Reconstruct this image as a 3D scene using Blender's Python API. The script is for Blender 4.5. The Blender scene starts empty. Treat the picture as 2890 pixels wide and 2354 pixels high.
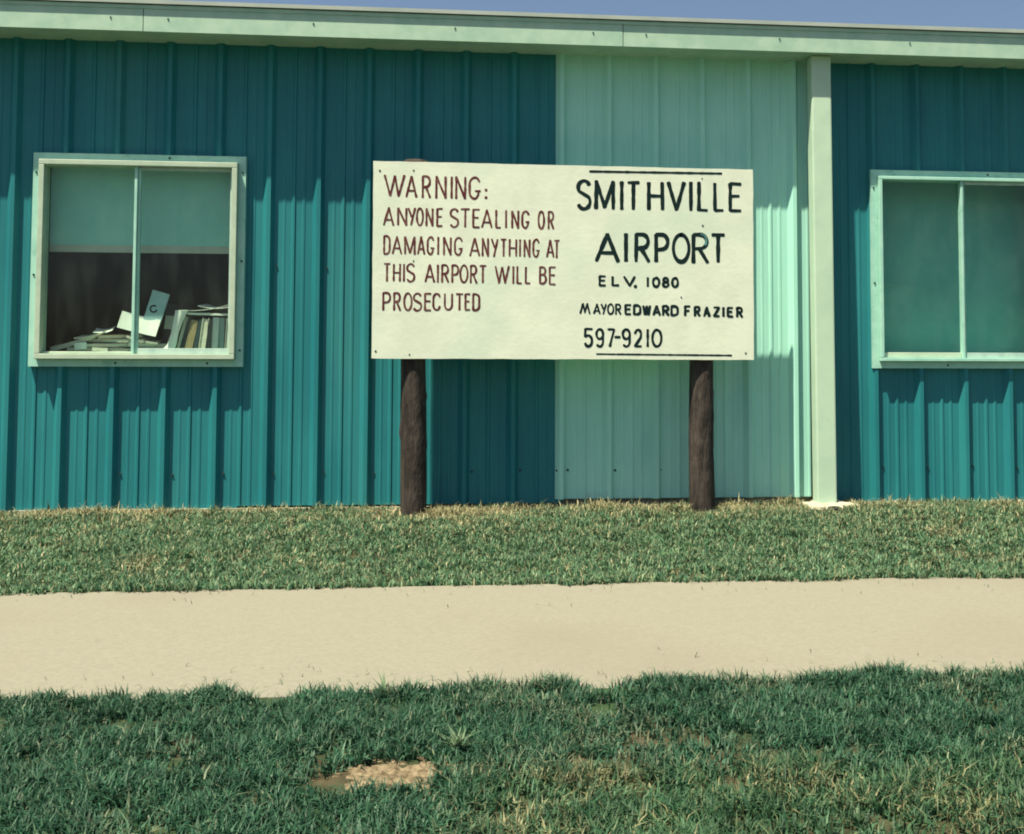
import bpy, bmesh, math, random
import numpy as np
from mathutils import Vector, Matrix, Euler

random.seed(7)
rng = np.random.default_rng(11)
S = bpy.context.scene
COL = S.collection

# ------------------------------------------------------------ camera, sky, sun, exposure
cam_d = bpy.data.cameras.new('camera')
cam = bpy.data.objects.new('camera', cam_d)
COL.objects.link(cam)
cam_d.sensor_fit = 'HORIZONTAL'
cam_d.sensor_width = 36.0
cam_d.lens = 36.0 * 1.08681
cam_d.shift_x = -0.05488
cam_d.shift_y = -0.10401
cam_d.clip_start = 0.05
cam_d.clip_end = 2000
right = Vector((0.99494618, -0.1003907, 0.00194873))
up = Vector((-0.00724329, -0.05240203, 0.9985998))
fwd = Vector((0.10014802, 0.99356718, 0.05286436))
cam.matrix_world = Matrix(((right.x, up.x, -fwd.x, 0.0), (right.y, up.y, -fwd.y, -7.4),
                           (right.z, up.z, -fwd.z, 0.89876), (0, 0, 0, 1)))
S.camera = cam

SUN_TO = Vector((-1.16, -1.0, 3.80)).normalized()          # towards the sun
w = bpy.data.worlds.new('World')
S.world = w
w.use_nodes = True
nt = w.node_tree
sky = nt.nodes.new('ShaderNodeTexSky')
sky.sky_type = 'NISHITA'
sky.sun_disc = False
sky.sun_elevation = math.asin(SUN_TO.z)
sky.sun_rotation = math.atan2(SUN_TO.x, SUN_TO.y)
sky.air_density = 1.1
sky.dust_density = 2.2
sky.ozone_density = 2.0
bg = nt.nodes['Background']
bg.inputs['Strength'].default_value = 0.05
nt.links.new(sky.outputs[0], bg.inputs['Color'])

sun_d = bpy.data.lights.new('sun', 'SUN')
sun_d.energy = 5.0
sun_d.angle = math.radians(0.55)
sun_d.color = (1.0, 0.885, 0.68)
sun = bpy.data.objects.new('sun', sun_d)
COL.objects.link(sun)
sun.rotation_euler = SUN_TO.to_track_quat('Z', 'Y').to_euler()
sun.location = (-8, -8, 20)

S.view_settings.view_transform = 'Standard'
S.view_settings.look = 'None'
S.view_settings.gamma = 1.0
S.view_settings.exposure = 1.2
S.cycles.filter_width = 1.9
S.cycles.max_bounces = 8
S.cycles.transparent_max_bounces = 12


# ------------------------------------------------------------ helpers
def tag(o, label=None, cat=None, group=None, kind=None):
    if label: o['label'] = label
    if cat: o['category'] = cat
    if group: o['group'] = group
    if kind: o['kind'] = kind
    return o


def empty(name, loc, label=None, cat=None, group=None):
    o = bpy.data.objects.new(name, None)
    COL.objects.link(o)
    o.location = loc
    o.empty_display_size = 0.2
    return tag(o, label, cat, group)


def link(name, me, m, parent=None, smooth=False):
    """link a mesh whose vertices are in world space; keep them there under its parent"""
    o = bpy.data.objects.new(name, me)
    COL.objects.link(o)
    if m is not None:
        me.materials.append(m)
    if smooth:
        me.polygons.foreach_set('use_smooth', [True] * len(me.polygons))
    if parent is not None:
        o.parent = parent
        p = parent
        off = Vector((0, 0, 0))
        while p is not None:
            off += p.location
            p = p.parent
        me.transform(Matrix.Translation(-off))
    return o


def obj(name, bm, m, parent=None, smooth=False, bevel=0.0):
    if bevel:
        bmesh.ops.bevel(bm, geom=list(bm.edges), offset=bevel, segments=2, affect='EDGES', profile=0.6)
    me = bpy.data.meshes.new(name)
    bm.to_mesh(me)
    bm.free()
    return link(name, me, m, parent, smooth)


def own(o):
    """put the origin of a top-level mesh at its base"""
    me = o.data
    co = np.empty(len(me.vertices) * 3)
    me.vertices.foreach_get('co', co)
    co = co.reshape(-1, 3)
    c = Vector((co[:, 0].mean(), co[:, 1].mean(), co[:, 2].min()))
    me.transform(Matrix.Translation(-c))
    o.location = c
    return o


def bx(bm, x0, x1, y0, y1, z0, z1, rot=None, piv=None):
    vs = [bm.verts.new(p) for p in ((x0, y0, z0), (x1, y0, z0), (x1, y1, z0), (x0, y1, z0),
                                    (x0, y0, z1), (x1, y0, z1), (x1, y1, z1), (x0, y1, z1))]
    for f in ((0, 3, 2, 1), (4, 5, 6, 7), (0, 1, 5, 4), (1, 2, 6, 5), (2, 3, 7, 6), (3, 0, 4, 7)):
        bm.faces.new([vs[i] for i in f])
    if rot is not None:
        p = Vector(piv)
        mm = Matrix.Translation(p) @ Euler(rot).to_matrix().to_4x4() @ Matrix.Translation(-p)
        for v in vs:
            v.co = mm @ v.co
    return vs


def ring(bm, x0, x1, z0, z1, t, y0, y1):
    """picture-frame of four butted bars"""
    bx(bm, x0, x1, y0, y1, z1 - t, z1)
    bx(bm, x0, x1, y0, y1, z0, z0 + t)
    bx(bm, x0, x0 + t, y0, y1, z0 + t, z1 - t)
    bx(bm, x1 - t, x1, y0, y1, z0 + t, z1 - t)


def smoothstep(a, b, x):
    t = np.clip((x - a) / (b - a), 0, 1)
    return t * t * (3 - 2 * t)


_tab = np.random.default_rng(5).random((256, 256))


def vnoise(x, y, s):
    """value noise 0..1, s = frequency"""
    x = np.asarray(x, float) * s + 131.7
    y = np.asarray(y, float) * s + 57.3
    i = np.floor(x).astype(int)
    j = np.floor(y).astype(int)
    fx = x - i
    fy = y - j
    fx = fx * fx * (3 - 2 * fx)
    fy = fy * fy * (3 - 2 * fy)
    T = lambda a, b: _tab[a % 256, b % 256]
    return (T(i, j) * (1 - fx) + T(i + 1, j) * fx) * (1 - fy) + (T(i, j + 1) * (1 - fx) + T(i + 1, j + 1) * fx) * fy


def fbm(x, y, s):
    return (vnoise(x, y, s) * 0.55 + vnoise(x, y, s * 2.1) * 0.3 + vnoise(x, y, s * 4.3) * 0.15)


# ------------------------------------------------------------ materials
def mat(name, c1, c2=None, scale=6.0, rough=0.6, bump=0.0, bscale=60.0, stretch=(1, 1, 1), spec=0.3,
        lo=0.38, hi=0.62, c3=None, s3=1.2, lo3=0.55, hi3=0.75, detail=5.0):
    m = bpy.data.materials.new(name)
    m.use_nodes = True
    n = m.node_tree.nodes
    l = m.node_tree.links
    b = n['Principled BSDF']
    b.inputs['Roughness'].default_value = rough
    b.inputs['Specular IOR Level'].default_value = spec
    tc = n.new('ShaderNodeTexCoord')
    mp = n.new('ShaderNodeMapping')
    mp.inputs['Scale'].default_value = stretch
    l.new(tc.outputs['Object'], mp.inputs['Vector'])
    col = None
    if c2 is not None:
        no = n.new('ShaderNodeTexNoise')
        no.inputs['Scale'].default_value = scale
        no.inputs['Detail'].default_value = detail
        no.inputs['Roughness'].default_value = 0.65
        l.new(mp.outputs[0], no.inputs['Vector'])
        r = n.new('ShaderNodeValToRGB')
        r.color_ramp.elements[0].position = lo
        r.color_ramp.elements[1].position = hi
        r.color_ramp.elements[0].color = (*c1, 1)
        r.color_ramp.elements[1].color = (*c2, 1)
        l.new(no.outputs['Fac'], r.inputs[0])
        col = r.outputs[0]
        if c3 is not None:
            n3 = n.new('ShaderNodeTexNoise')
            n3.inputs['Scale'].default_value = s3
            n3.inputs['Detail'].default_value = 6
            l.new(mp.outputs[0], n3.inputs['Vector'])
            mr = n.new('ShaderNodeMapRange')
            mr.inputs['From Min'].default_value = lo3
            mr.inputs['From Max'].default_value = hi3
            l.new(n3.outputs['Fac'], mr.inputs['Value'])
            mx = n.new('ShaderNodeMix')
            mx.data_type = 'RGBA'
            l.new(mr.outputs[0], mx.inputs['Factor'])
            l.new(col, mx.inputs['A'])
            mx.inputs['B'].default_value = (*c3, 1)
            col = mx.outputs['Result']
        l.new(col, b.inputs['Base Color'])
    else:
        b.inputs['Base Color'].default_value = (*c1, 1)
    if bump:
        nb = n.new('ShaderNodeTexNoise')
        nb.inputs['Scale'].default_value = bscale
        nb.inputs['Detail'].default_value = 5
        l.new(mp.outputs[0], nb.inputs['Vector'])
        bp = n.new('ShaderNodeBump')
        bp.inputs['Strength'].default_value = bump
        bp.inputs['Distance'].default_value = 0.01
        l.new(nb.outputs['Fac'], bp.inputs['Height'])
        l.new(bp.outputs[0], b.inputs['Normal'])
    return m


def attr_mat(name, rough=0.55, trans=0.25):
    m = bpy.data.materials.new(name)
    m.use_nodes = True
    n = m.node_tree.nodes
    l = m.node_tree.links
    b = n['Principled BSDF']
    b.inputs['Roughness'].default_value = rough
    b.inputs['Specular IOR Level'].default_value = 0.25
    a = n.new('ShaderNodeAttribute')
    a.attribute_name = 'Col'
    l.new(a.outputs['Color'], b.inputs['Base Color'])
    t = n.new('ShaderNodeBsdfTranslucent')
    l.new(a.outputs['Color'], t.inputs['Color'])
    mx = n.new('ShaderNodeMixShader')
    mx.inputs[0].default_value = trans
    l.new(b.outputs[0], mx.inputs[1])
    l.new(t.outputs[0], mx.inputs[2])
    l.new(mx.outputs[0], n['Material Output'].inputs['Surface'])
    return m


M = {}
M['teal'] = mat('teal_siding_paint', (0.013, 0.152, 0.176), (0.020, 0.188, 0.206), 3.0, 0.45, 0.05, 9.0, (1, 1, 0.25),
                c3=(0.032, 0.19, 0.195), s3=2.0, lo3=0.56, hi3=0.8)
M['pale'] = mat('pale_green_siding_paint', (0.31, 0.64, 0.54), (0.36, 0.70, 0.59), 2.5, 0.5, 0.06, 9.0, (1, 1, 0.3),
                c3=(0.26, 0.56, 0.48), s3=2.4, lo3=0.56, hi3=0.82)
M['trim'] = mat('pale_green_trim_paint', (0.30, 0.48, 0.37), (0.38, 0.55, 0.43), 7, 0.5, 0.05, 30)
M['frame'] = mat('window_frame_paint', (0.28, 0.55, 0.46), (0.35, 0.62, 0.52), 9, 0.45, 0.06, 50,
                 c3=(0.22, 0.46, 0.38), s3=12, lo3=0.6, hi3=0.75)
M['lip'] = mat('window_lip_paint', (0.36, 0.47, 0.37), (0.43, 0.54, 0.42), 9, 0.4, 0.05, 50,
               c3=(0.40, 0.48, 0.38), s3=14, lo3=0.6, hi3=0.78)
M['post'] = mat('column_paint', (0.39, 0.55, 0.42), (0.44, 0.60, 0.46), 5, 0.55, 0.1, 120)
M['board'] = mat('sign_board_paint', (0.60, 0.67, 0.55), (0.66, 0.73, 0.60), 5, 0.6, 0.08, 40,
                 c3=(0.50, 0.64, 0.52), s3=1.4, lo3=0.52, hi3=0.74)
M['brown'] = mat('brown_lettering_paint', (0.090, 0.022, 0.026), (0.150, 0.070, 0.062), 26, 0.8, spec=0.1, lo=0.45, hi=0.6)
M['dark'] = mat('dark_lettering_paint', (0.004, 0.014, 0.016), (0.007, 0.022, 0.023), 12, 0.8, spec=0.1)
M['smear'] = mat('turquoise_scuff', (0.10, 0.30, 0.28), (0.04, 0.13, 0.13), 40, 0.6)
M['log'] = mat('weathered_log', (0.018, 0.015, 0.013), (0.058, 0.048, 0.041), 9, 0.85, 0.9, 34, (2.2, 2.2, 0.45),
               c3=(0.010, 0.009, 0.008), s3=11, lo3=0.60, hi3=0.68)
M['concrete'] = mat('sidewalk_concrete', (0.172, 0.171, 0.136), (0.194, 0.192, 0.153), 55, 0.9, 0.2, 160,
                    c3=(0.160, 0.148, 0.114), s3=0.6, lo3=0.48, hi3=0.80, spec=0.15)
M['found'] = mat('foundation_concrete', (0.22, 0.23, 0.18), (0.34, 0.34, 0.26), 12, 0.9, 0.4, 60, spec=0.1)
M['soil'] = mat('lawn_soil', (0.034, 0.034, 0.020), (0.062, 0.055, 0.033), 9, 0.95, 0.8, 40, spec=0.05,
                c3=(0.030, 0.055, 0.025), s3=3.0, lo3=0.45, hi3=0.6)
M['dirt'] = mat('dry_dirt', (0.085, 0.068, 0.042), (0.225, 0.185, 0.120), 45, 0.95, 1.0, 70, spec=0.05)
M['rock'] = mat('dark_stone', (0.012, 0.016, 0.015), (0.035, 0.038, 0.034), 30, 0.9, 0.8, 50)
M['screw'] = mat('screw_head', (0.012, 0.035, 0.035), (0.03, 0.05, 0.045), 60, 0.5)
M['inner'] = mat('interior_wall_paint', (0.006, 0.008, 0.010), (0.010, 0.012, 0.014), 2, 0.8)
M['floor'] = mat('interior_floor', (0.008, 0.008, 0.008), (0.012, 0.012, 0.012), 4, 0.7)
M['shade'] = mat('roller_blind_cloth', (0.27, 0.62, 0.51), (0.33, 0.68, 0.56), 3, 0.85, 0.15, 220, (1, 1, 1))
M['shade_dark'] = mat('curtain_cloth', (0.13, 0.46, 0.39), (0.18, 0.53, 0.45), 3, 0.85, 0.3, 12)
M['hem'] = mat('blind_hem', (0.42, 0.46, 0.36), (0.48, 0.52, 0.42), 5, 0.8)
M['desk'] = mat('desk_wood', (0.05, 0.04, 0.03), (0.09, 0.07, 0.05), 8, 0.6, 0.1, 40, (0.3, 3, 3))
M['paper'] = mat('white_paper', (0.66, 0.70, 0.60), (0.76, 0.78, 0.68), 10, 0.8, 0.2, 20)
M['paper_blue'] = mat('bluish_paper', (0.28, 0.46, 0.46), (0.38, 0.56, 0.55), 6, 0.7)
M['pages'] = mat('book_pages', (0.46, 0.45, 0.34), (0.62, 0.60, 0.46), 90, 0.85)
M['roof'] = mat('roof_metal', (0.30, 0.36, 0.33), (0.36, 0.42, 0.38), 3, 0.45)
M['alu'] = mat('sash_metal', (0.30, 0.44, 0.40), (0.40, 0.54, 0.48), 12, 0.4)

g = bpy.data.materials.new('window_glass')
g.use_nodes = True
n = g.node_tree.nodes
l = g.node_tree.links
n.remove(n['Principled BSDF'])
tr = n.new('ShaderNodeBsdfTransparent')
tr.inputs[0].default_value = (0.90, 0.95, 0.94, 1)
gl = n.new('ShaderNodeBsdfGlossy')
gl.inputs['Roughness'].default_value = 0.03
mx = n.new('ShaderNodeMixShader')
mx.inputs[0].default_value = 0.022
df = n.new('ShaderNodeBsdfDiffuse')
df.inputs[0].default_value = (0.50, 0.62, 0.58, 1)
tcg = n.new('ShaderNodeTexCoord')
mpg = n.new('ShaderNodeMapping')
mpg.inputs['Scale'].default_value = (5, 5, 1.6)
l.new(tcg.outputs['Object'], mpg.inputs['Vector'])
ng = n.new('ShaderNodeTexNoise')
ng.inputs['Scale'].default_value = 2.4
ng.inputs['Detail'].default_value = 7
l.new(mpg.outputs[0], ng.inputs['Vector'])
mg = n.new('ShaderNodeMapRange')
mg.inputs['From Min'].default_value = 0.42
mg.inputs['From Max'].default_value = 0.75
mg.inputs['To Min'].default_value = 0.002
mg.inputs['To Max'].default_value = 0.016
l.new(ng.outputs['Fac'], mg.inputs['Value'])
md = n.new('ShaderNodeMixShader')
l.new(mg.outputs[0], md.inputs[0])
l.new(tr.outputs[0], md.inputs[1])
l.new(df.outputs[0], md.inputs[2])
l.new(md.outputs[0], mx.inputs[1])
l.new(gl.outputs[0], mx.inputs[2])
l.new(mx.outputs[0], n['Material Output'].inputs['Surface'])
M['glass'] = g
M['grass'] = attr_mat('grass_blades')
M['weed'] = attr_mat('weed_leaves', 0.5, 0.3)

# ------------------------------------------------------------ terrain, sidewalk
WALK_Z, WALK_Y0, WALK_Y1 = -0.10, -3.88, -2.17       # top of the slab, near edge, far edge


def gz(x, y):
    """height of the soil"""
    x = np.asarray(x, float)
    y = np.asarray(y, float)
    bank = -0.015 - 0.100 * smoothstep(0.15, 2.1, -y) + 0.020 * smoothstep(3.7, 3.9, -y)
    bump = (fbm(x, y, 2.3) - 0.5) * 0.035 * smoothstep(0.05, 0.4, -y)
    z = bank + bump
    under = smoothstep(2.19, 2.14, -y) + smoothstep(3.82, 3.87, -y)
    z = z - 0.025 * smoothstep(-0.2, 0.05, x) * smoothstep(2.4, 2.2, x) * smoothstep(0.10, 0.03, -y)
    z = np.where((y < WALK_Y1 + 0.03) & (y > WALK_Y0 - 0.03), z - 0.06 * (1 - np.clip(under, 0, 1)), z)
    z = np.where(y > 0.02, -0.06, z)
    z = z + 0.018 * np.exp(-(((x - 2.44) / 0.3) ** 2 + ((y + 0.2) / 0.2) ** 2))
    for px, py in ((-0.265, -0.24), (1.6, -0.24)):
        z = z + 0.012 * np.exp(-(((x - px) / 0.22) ** 2 + ((y - py) / 0.18) ** 2))
    return z


def sheet(name, xs, ys, zf, m):
    X, Y = np.meshgrid(xs, ys)
    Z = zf(X, Y)
    co = np.stack([X, Y, Z], -1).reshape(-1, 3)
    nx, ny = len(xs), len(ys)
    fa = []
    for j in range(ny - 1):
        for i in range(nx - 1):
            a = j * nx + i
            fa.append((a, a + 1, a + nx + 1, a + nx))
    me = bpy.data.meshes.new(name)
    me.from_pydata(co.tolist(), [], fa)
    return link(name, me, m, None, True)


xs = np.concatenate([[-600, -200, -60, -25, -12], np.arange(-7, 9.01, 0.09), [14, 28, 60, 200, 600]])
ys = np.concatenate([[-600, -200, -60, -25, -12, -9], np.arange(-7, 0.31, 0.07), [1, 4, 12, 40, 150, 600]])
tag(sheet('ground', xs, ys, gz, M['soil']), 'grassy ground running out to the horizon', 'ground', kind='structure')

bm = bmesh.new()
N = 160
row = []
for i in range(N + 1):
    x = -30 + 60 * i / N
    row.append([bm.verts.new((x, WALK_Y0, WALK_Z)), bm.verts.new((x, WALK_Y1, WALK_Z)),
                bm.verts.new((x, WALK_Y0, WALK_Z - 0.12)), bm.verts.new((x, WALK_Y1, WALK_Z - 0.12))])
for i in range(N):
    a, b = row[i], row[i + 1]
    bm.faces.new((a[0], b[0], b[1], a[1]))
    bm.faces.new((a[2], b[2], b[0], a[0]))
    bm.faces.new((a[1], b[1], b[3], a[3]))
tag(obj('sidewalk', bm, M['concrete']), 'plain pale concrete sidewalk between two strips of grass', 'sidewalk', kind='structure')

# ------------------------------------------------------------ the metal building
B = empty('metal_building', (0.6, 0, 0), 'low teal metal building with ribbed siding, one pale green panel and two windows', 'building')
PITCH = 0.3198
RIB = ((-0.044, 0.0), (-0.013, 0.039), (0.012, 0.039), (0.034, 0.0))
MINOR = ((0.140, 0.0), (0.151, 0.008), (0.163, 0.008), (0.168, 0.0), (0.205, 0.0), (0.214, 0.004), (0.226, 0.004), (0.233, 0.0),
         (0.085, 0.0), (0.092, 0.0025), (0.100, 0.0025), (0.106, 0.0))


def profile(x0, x1, phase):
    """break points (x, depth) of the ribbed sheet between x0 and x1"""
    pts = []
    k0 = int(math.floor((x0 - phase) / PITCH)) - 1
    k1 = int(math.ceil((x1 - phase) / PITCH)) + 1
    for k in range(k0, k1 + 1):
        c = phase + k * PITCH
        pts += [(c + a, d) for a, d in RIB + MINOR]
    pts.sort()
    xsn = np.array([p[0] for p in pts])
    dsn = np.array([p[1] for p in pts])
    inn = [(x, d) for x, d in pts if x0 + 1e-4 < x < x1 - 1e-4]
    return [(x0, float(np.interp(x0, xsn, dsn)))] + inn + [(x1, float(np.interp(x1, xsn, dsn)))]


def siding(bm, x0, x1, z0, z1, phase, proud=0.0, hem=0.0):
    pr = profile(x0, x1, phase)
    nz = max(2, int((z1 - z0) / 0.12))
    grid = []
    for x, d in pr:
        colv = []
        for j in range(nz + 1):
            z = z0 + (z1 - z0) * j / nz
            wob = 0.0022 * (float(vnoise(x * 0.8, z, 1.7)) - 0.5) * 2       # oil-canning of thin sheet
            colv.append(bm.verts.new((x, -(d + proud + wob), z)))
        grid.append(colv)
    for a, b in zip(grid[:-1], grid[1:]):
        for j in range(nz):
            bm.faces.new((a[j], b[j], b[j + 1], a[j + 1]))


def disc(bm, x, y, z, r, h=0.004, n=8):
    """flat-headed screw facing the camera side (-y)"""
    top = [bm.verts.new((x + r * 0.8 * math.cos(t), y - h, z + r * 0.8 * math.sin(t))) for t in [2 * math.pi * i / n for i in range(n)]]
    bot = [bm.verts.new((x + r * math.cos(t), y, z + r * math.sin(t))) for t in [2 * math.pi * i / n for i in range(n)]]
    bm.faces.new(list(reversed(top)))
    for i in range(n):
        bm.faces.new((bot[i], top[i], top[(i + 1) % n], bot[(i + 1) % n]))


PH, PH_R = -2.179, 2.86
Z_BOT, Z_TOP = 0.004, 3.03
WIN = ((-2.030, 'l'), (3.495, 'r'))      # centres of the two windows
WW, WZ0, WZ1 = 1.326, 0.911, 2.277
INSET = 0.03

bm = bmesh.new()
a, b = WIN[0][0] - WW / 2 + INSET, WIN[0][0] + WW / 2 - INSET
siding(bm, -8.0, a, Z_BOT, Z_TOP, PH)
siding(bm, a, b, Z_BOT, WZ0 + INSET, PH)
siding(bm, a, b, WZ1 - INSET, Z_TOP, PH)
siding(bm, b, 0.700, 0.016, Z_TOP, PH)
SID_L = tag(obj('siding', bm, M['teal'], B), 'dark teal ribbed siding left of the pale panel')
bm = bmesh.new()
siding(bm, 0.6585, 2.405, 0.042, Z_TOP - 0.004, PH, 0.003)
SID_P = tag(obj('siding', bm, M['pale'], B), 'pale green ribbed siding panel behind the sign')
bm = bmesh.new()
a, b = WIN[1][0] - WW / 2 + INSET, WIN[1][0] + WW / 2 - INSET
siding(bm, 2.418, a, Z_BOT, Z_TOP, PH_R)
siding(bm, a, b, Z_BOT, WZ0 + INSET, PH_R)
siding(bm, a, b, WZ1 - INSET, Z_TOP, PH_R)
siding(bm, b, 9.5, Z_BOT, Z_TOP, PH_R)
SID_R = tag(obj('siding', bm, M['teal'], B), 'dark teal ribbed siding right of the pale column')

bm = bmesh.new()
bx(bm, -8.0, -0.16, -0.030, 0.12, -0.25, 0.003)
bx(bm, -0.159, 2.42, 0.04, 0.12, -0.25, 0.06)
bx(bm, 2.421, 9.5, -0.022, 0.12, -0.25, 0.003)
obj('foundation', bm, M['found'], B)
bm = bmesh.new()
EAVE_D = 0.256
bx(bm, -8.05, 9.55, -EAVE_D, -0.0005, 3.024, 3.045)
obj('soffit', bm, M['trim'], B)
bm = bmesh.new()
bx(bm, -8.07, 9.57, -EAVE_D - 0.020, -EAVE_D - 0.0165, 3.162, 3.185)
obj('drip_edge', bm, M['trim'], B)
fx = -8.07
while fx < 9.5:
    bm = bmesh.new()
    bx(bm, fx, min(fx + 3.045, 9.57), -EAVE_D - 0.014 - random.uniform(0, .0015), -EAVE_D - 0.0005, 3.018 - random.uniform(0, .002), 3.175)
    obj('fascia', bm, M['trim'], B)
    for q in range(4):
        bm = bmesh.new()
        disc(bm, fx + 0.15 + q * 0.9, -EAVE_D - 0.0165, 3.10, 0.006, 0.003)
        obj('screw', bm, M['screw'], B)
    fx += 3.05
bm = bmesh.new()
vs = []
for x in (-8.1, 9.6):
    vs.append([bm.verts.new(p) for p in ((x, -EAVE_D - 0.035, 3.190), (x, -EAVE_D - 0.035, 3.215), (x, 5.0, 3.80), (x, 10.2, 3.20), (x, 10.2, 3.17), (x, 5.0, 3.77))])
a, b = vs
for i in range(6):
    j = (i + 1) % 6
    bm.faces.new((a[i], b[i], b[j], a[j]))
bm.faces.new((a[0], a[1], a[2], a[5]))
bm.faces.new((a[5], a[2], a[3], a[4]))
bm.faces.new((b[5], b[2], b[1], b[0]))
bm.faces.new((b[4], b[3], b[2], b[5]))
obj('roof', bm, M['roof'], B)
bm = bmesh.new()
bx(bm, -8.0, -7.95, 0.002, 10, 0.0, 3.18)
bx(bm, 9.45, 9.5, 0.002, 10, 0.0, 3.18)
bx(bm, -7.949, 9.449, 9.95, 10, 0.0, 3.18)
obj('side_wall', bm, M['teal'], B)
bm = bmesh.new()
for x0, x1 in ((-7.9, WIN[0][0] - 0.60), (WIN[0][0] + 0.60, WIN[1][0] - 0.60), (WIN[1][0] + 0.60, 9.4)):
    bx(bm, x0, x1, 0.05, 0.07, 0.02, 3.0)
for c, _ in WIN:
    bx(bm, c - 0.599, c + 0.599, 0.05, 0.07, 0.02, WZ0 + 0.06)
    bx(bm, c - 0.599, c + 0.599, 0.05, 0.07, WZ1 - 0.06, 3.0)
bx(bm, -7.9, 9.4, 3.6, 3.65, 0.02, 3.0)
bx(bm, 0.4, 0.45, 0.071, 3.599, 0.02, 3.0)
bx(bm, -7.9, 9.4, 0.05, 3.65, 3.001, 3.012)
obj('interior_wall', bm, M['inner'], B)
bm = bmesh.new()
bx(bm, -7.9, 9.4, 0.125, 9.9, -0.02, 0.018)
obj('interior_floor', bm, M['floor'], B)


for x in (0.670, 0.745, 1.062, 1.368, 1.989, 2.302):
    bm = bmesh.new()
    disc(bm, x, -0.0038 if x > 0.7 else -0.020, 0.230 + random.uniform(-.003, .003), 0.0085, 0.006)
    obj('screw', bm, M['screw'], SID_P)
for k in range(0, 9):
    for z in (0.23, 1.56):
        x = PH + k * PITCH + 0.052
        if WIN[0][0] - 0.7 < x < WIN[0][0] + 0.7 and z > 0.9:
            continue
        bm = bmesh.new()
        disc(bm, x + random.uniform(-.004, .004), -0.0015, z + random.uniform(-.01, .01), 0.008, 0.007)
        obj('screw', bm, M['screw'], SID_L)
for k in range(0, 4):
    x = PH_R + k * PITCH + 0.052
    bm = bmesh.new()
    disc(bm, x, -0.0015, 0.23 + random.uniform(-.01, .01), 0.008, 0.007)
    obj('screw', bm, M['screw'], SID_R)


# windows: flange on the ribs, proud lip, two sashes with panes
def window(c, side):
    x0, x1 = c - WW / 2, c + WW / 2
    W = None
    bm = bmesh.new()
    ring(bm, x0, x1, WZ0, WZ1, 0.046, -0.0445, 0.045)
    lab = 'pale green framed window with a half-drawn blind' if side == 'l' else 'pale green framed window with the curtain closed'
    W = tag(obj('window', bm, M['frame'], B), lab)
    i0, i1, z0, z1 = x0 + 0.046, x1 - 0.046, WZ0 + 0.046, WZ1 - 0.046
    bm = bmesh.new()
    dl = -0.088 if side == 'l' else -0.078
    lipw = 0.034 if side == 'l' else 0.024
    ring(bm, i0 + 0.001, i1 - 0.001, z0 + 0.001, z1 - 0.001, lipw, dl, 0.03)
    obj('lip', bm, M['lip'] if side == 'l' else M['frame'], W, bevel=0.004)
    j0, j1, y0, y1 = i0 + lipw + 0.002, i1 - lipw - 0.002, z0 + lipw + 0.002, z1 - lipw - 0.002
    # sliding sash (right half) proud of the fixed one (left half)
    bm = bmesh.new()
    s0, s1 = c + 0.006, j1
    bx(bm, s0, s1, -0.050, -0.030, y0, y0 + 0.036)
    bx(bm, s0, s1, -0.050, -0.030, y1 - 0.020, y1)
    bx(bm, s1 - 0.014, s1, -0.050, -0.030, y0 + 0.036, y1 - 0.020)
    obj('sash', bm, M['alu'], W, bevel=0.002)
    bm = bmesh.new()
    bx(bm, c - 0.030, c - 0.012, -0.066, -0.020, y0, y1)
    bx(bm, c - 0.0118, c + 0.0055, -0.048, -0.020, y0, y1)
    obj('mullion', bm, M['frame'], W, bevel=0.003)
    bm = bmesh.new()
    bx(bm, j0 + 0.0005, c - 0.0308, -0.046, -0.0265, y0 + 0.0003, y0 + (0.014 if side == 'l' else 0.036))
    obj('rail', bm, M['lip'], W, bevel=0.003)
    bm = bmesh.new()
    bx(bm, s0, s1 - 0.0145, -0.040, -0.036, y0 + 0.0365, y1 - 0.0205)
    obj('pane', bm, M['glass'], W)
    bm = bmesh.new()
    bx(bm, j0 + 0.0005, c - 0.0305, -0.026, -0.022, y0 + 0.0005, y1 - 0.0005)
    obj('pane', bm, M['glass'], W)
    bm = bmesh.new()
    bx(bm, i0 + 0.0345, i1 - 0.0345, 0.031, 0.12, z0 - 0.03, z0 + 0.022)
    obj('sill', bm, M['frame'], W)
    for sx, sz in ((x0 + 0.02, z1 - 0.08), (x1 - 0.02, z1 - 0.06), (x1 - 0.018, (z0 + z1) / 2), (x1 - 0.02, z0 + 0.06), (x0 + 0.02, (z0 + z1) / 2 - 0.1),
                   (c + 0.18, WZ1 - 0.02), (c - 0.13, WZ0 + 0.022), (c + 0.44, WZ0 + 0.022)):
        bm = bmesh.new()
        disc(bm, sx, -0.0447, sz, 0.0075, 0.005)
        obj('screw', bm, M['screw'], W)
    return W


for c, side in WIN:
    window(c, side)

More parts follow.
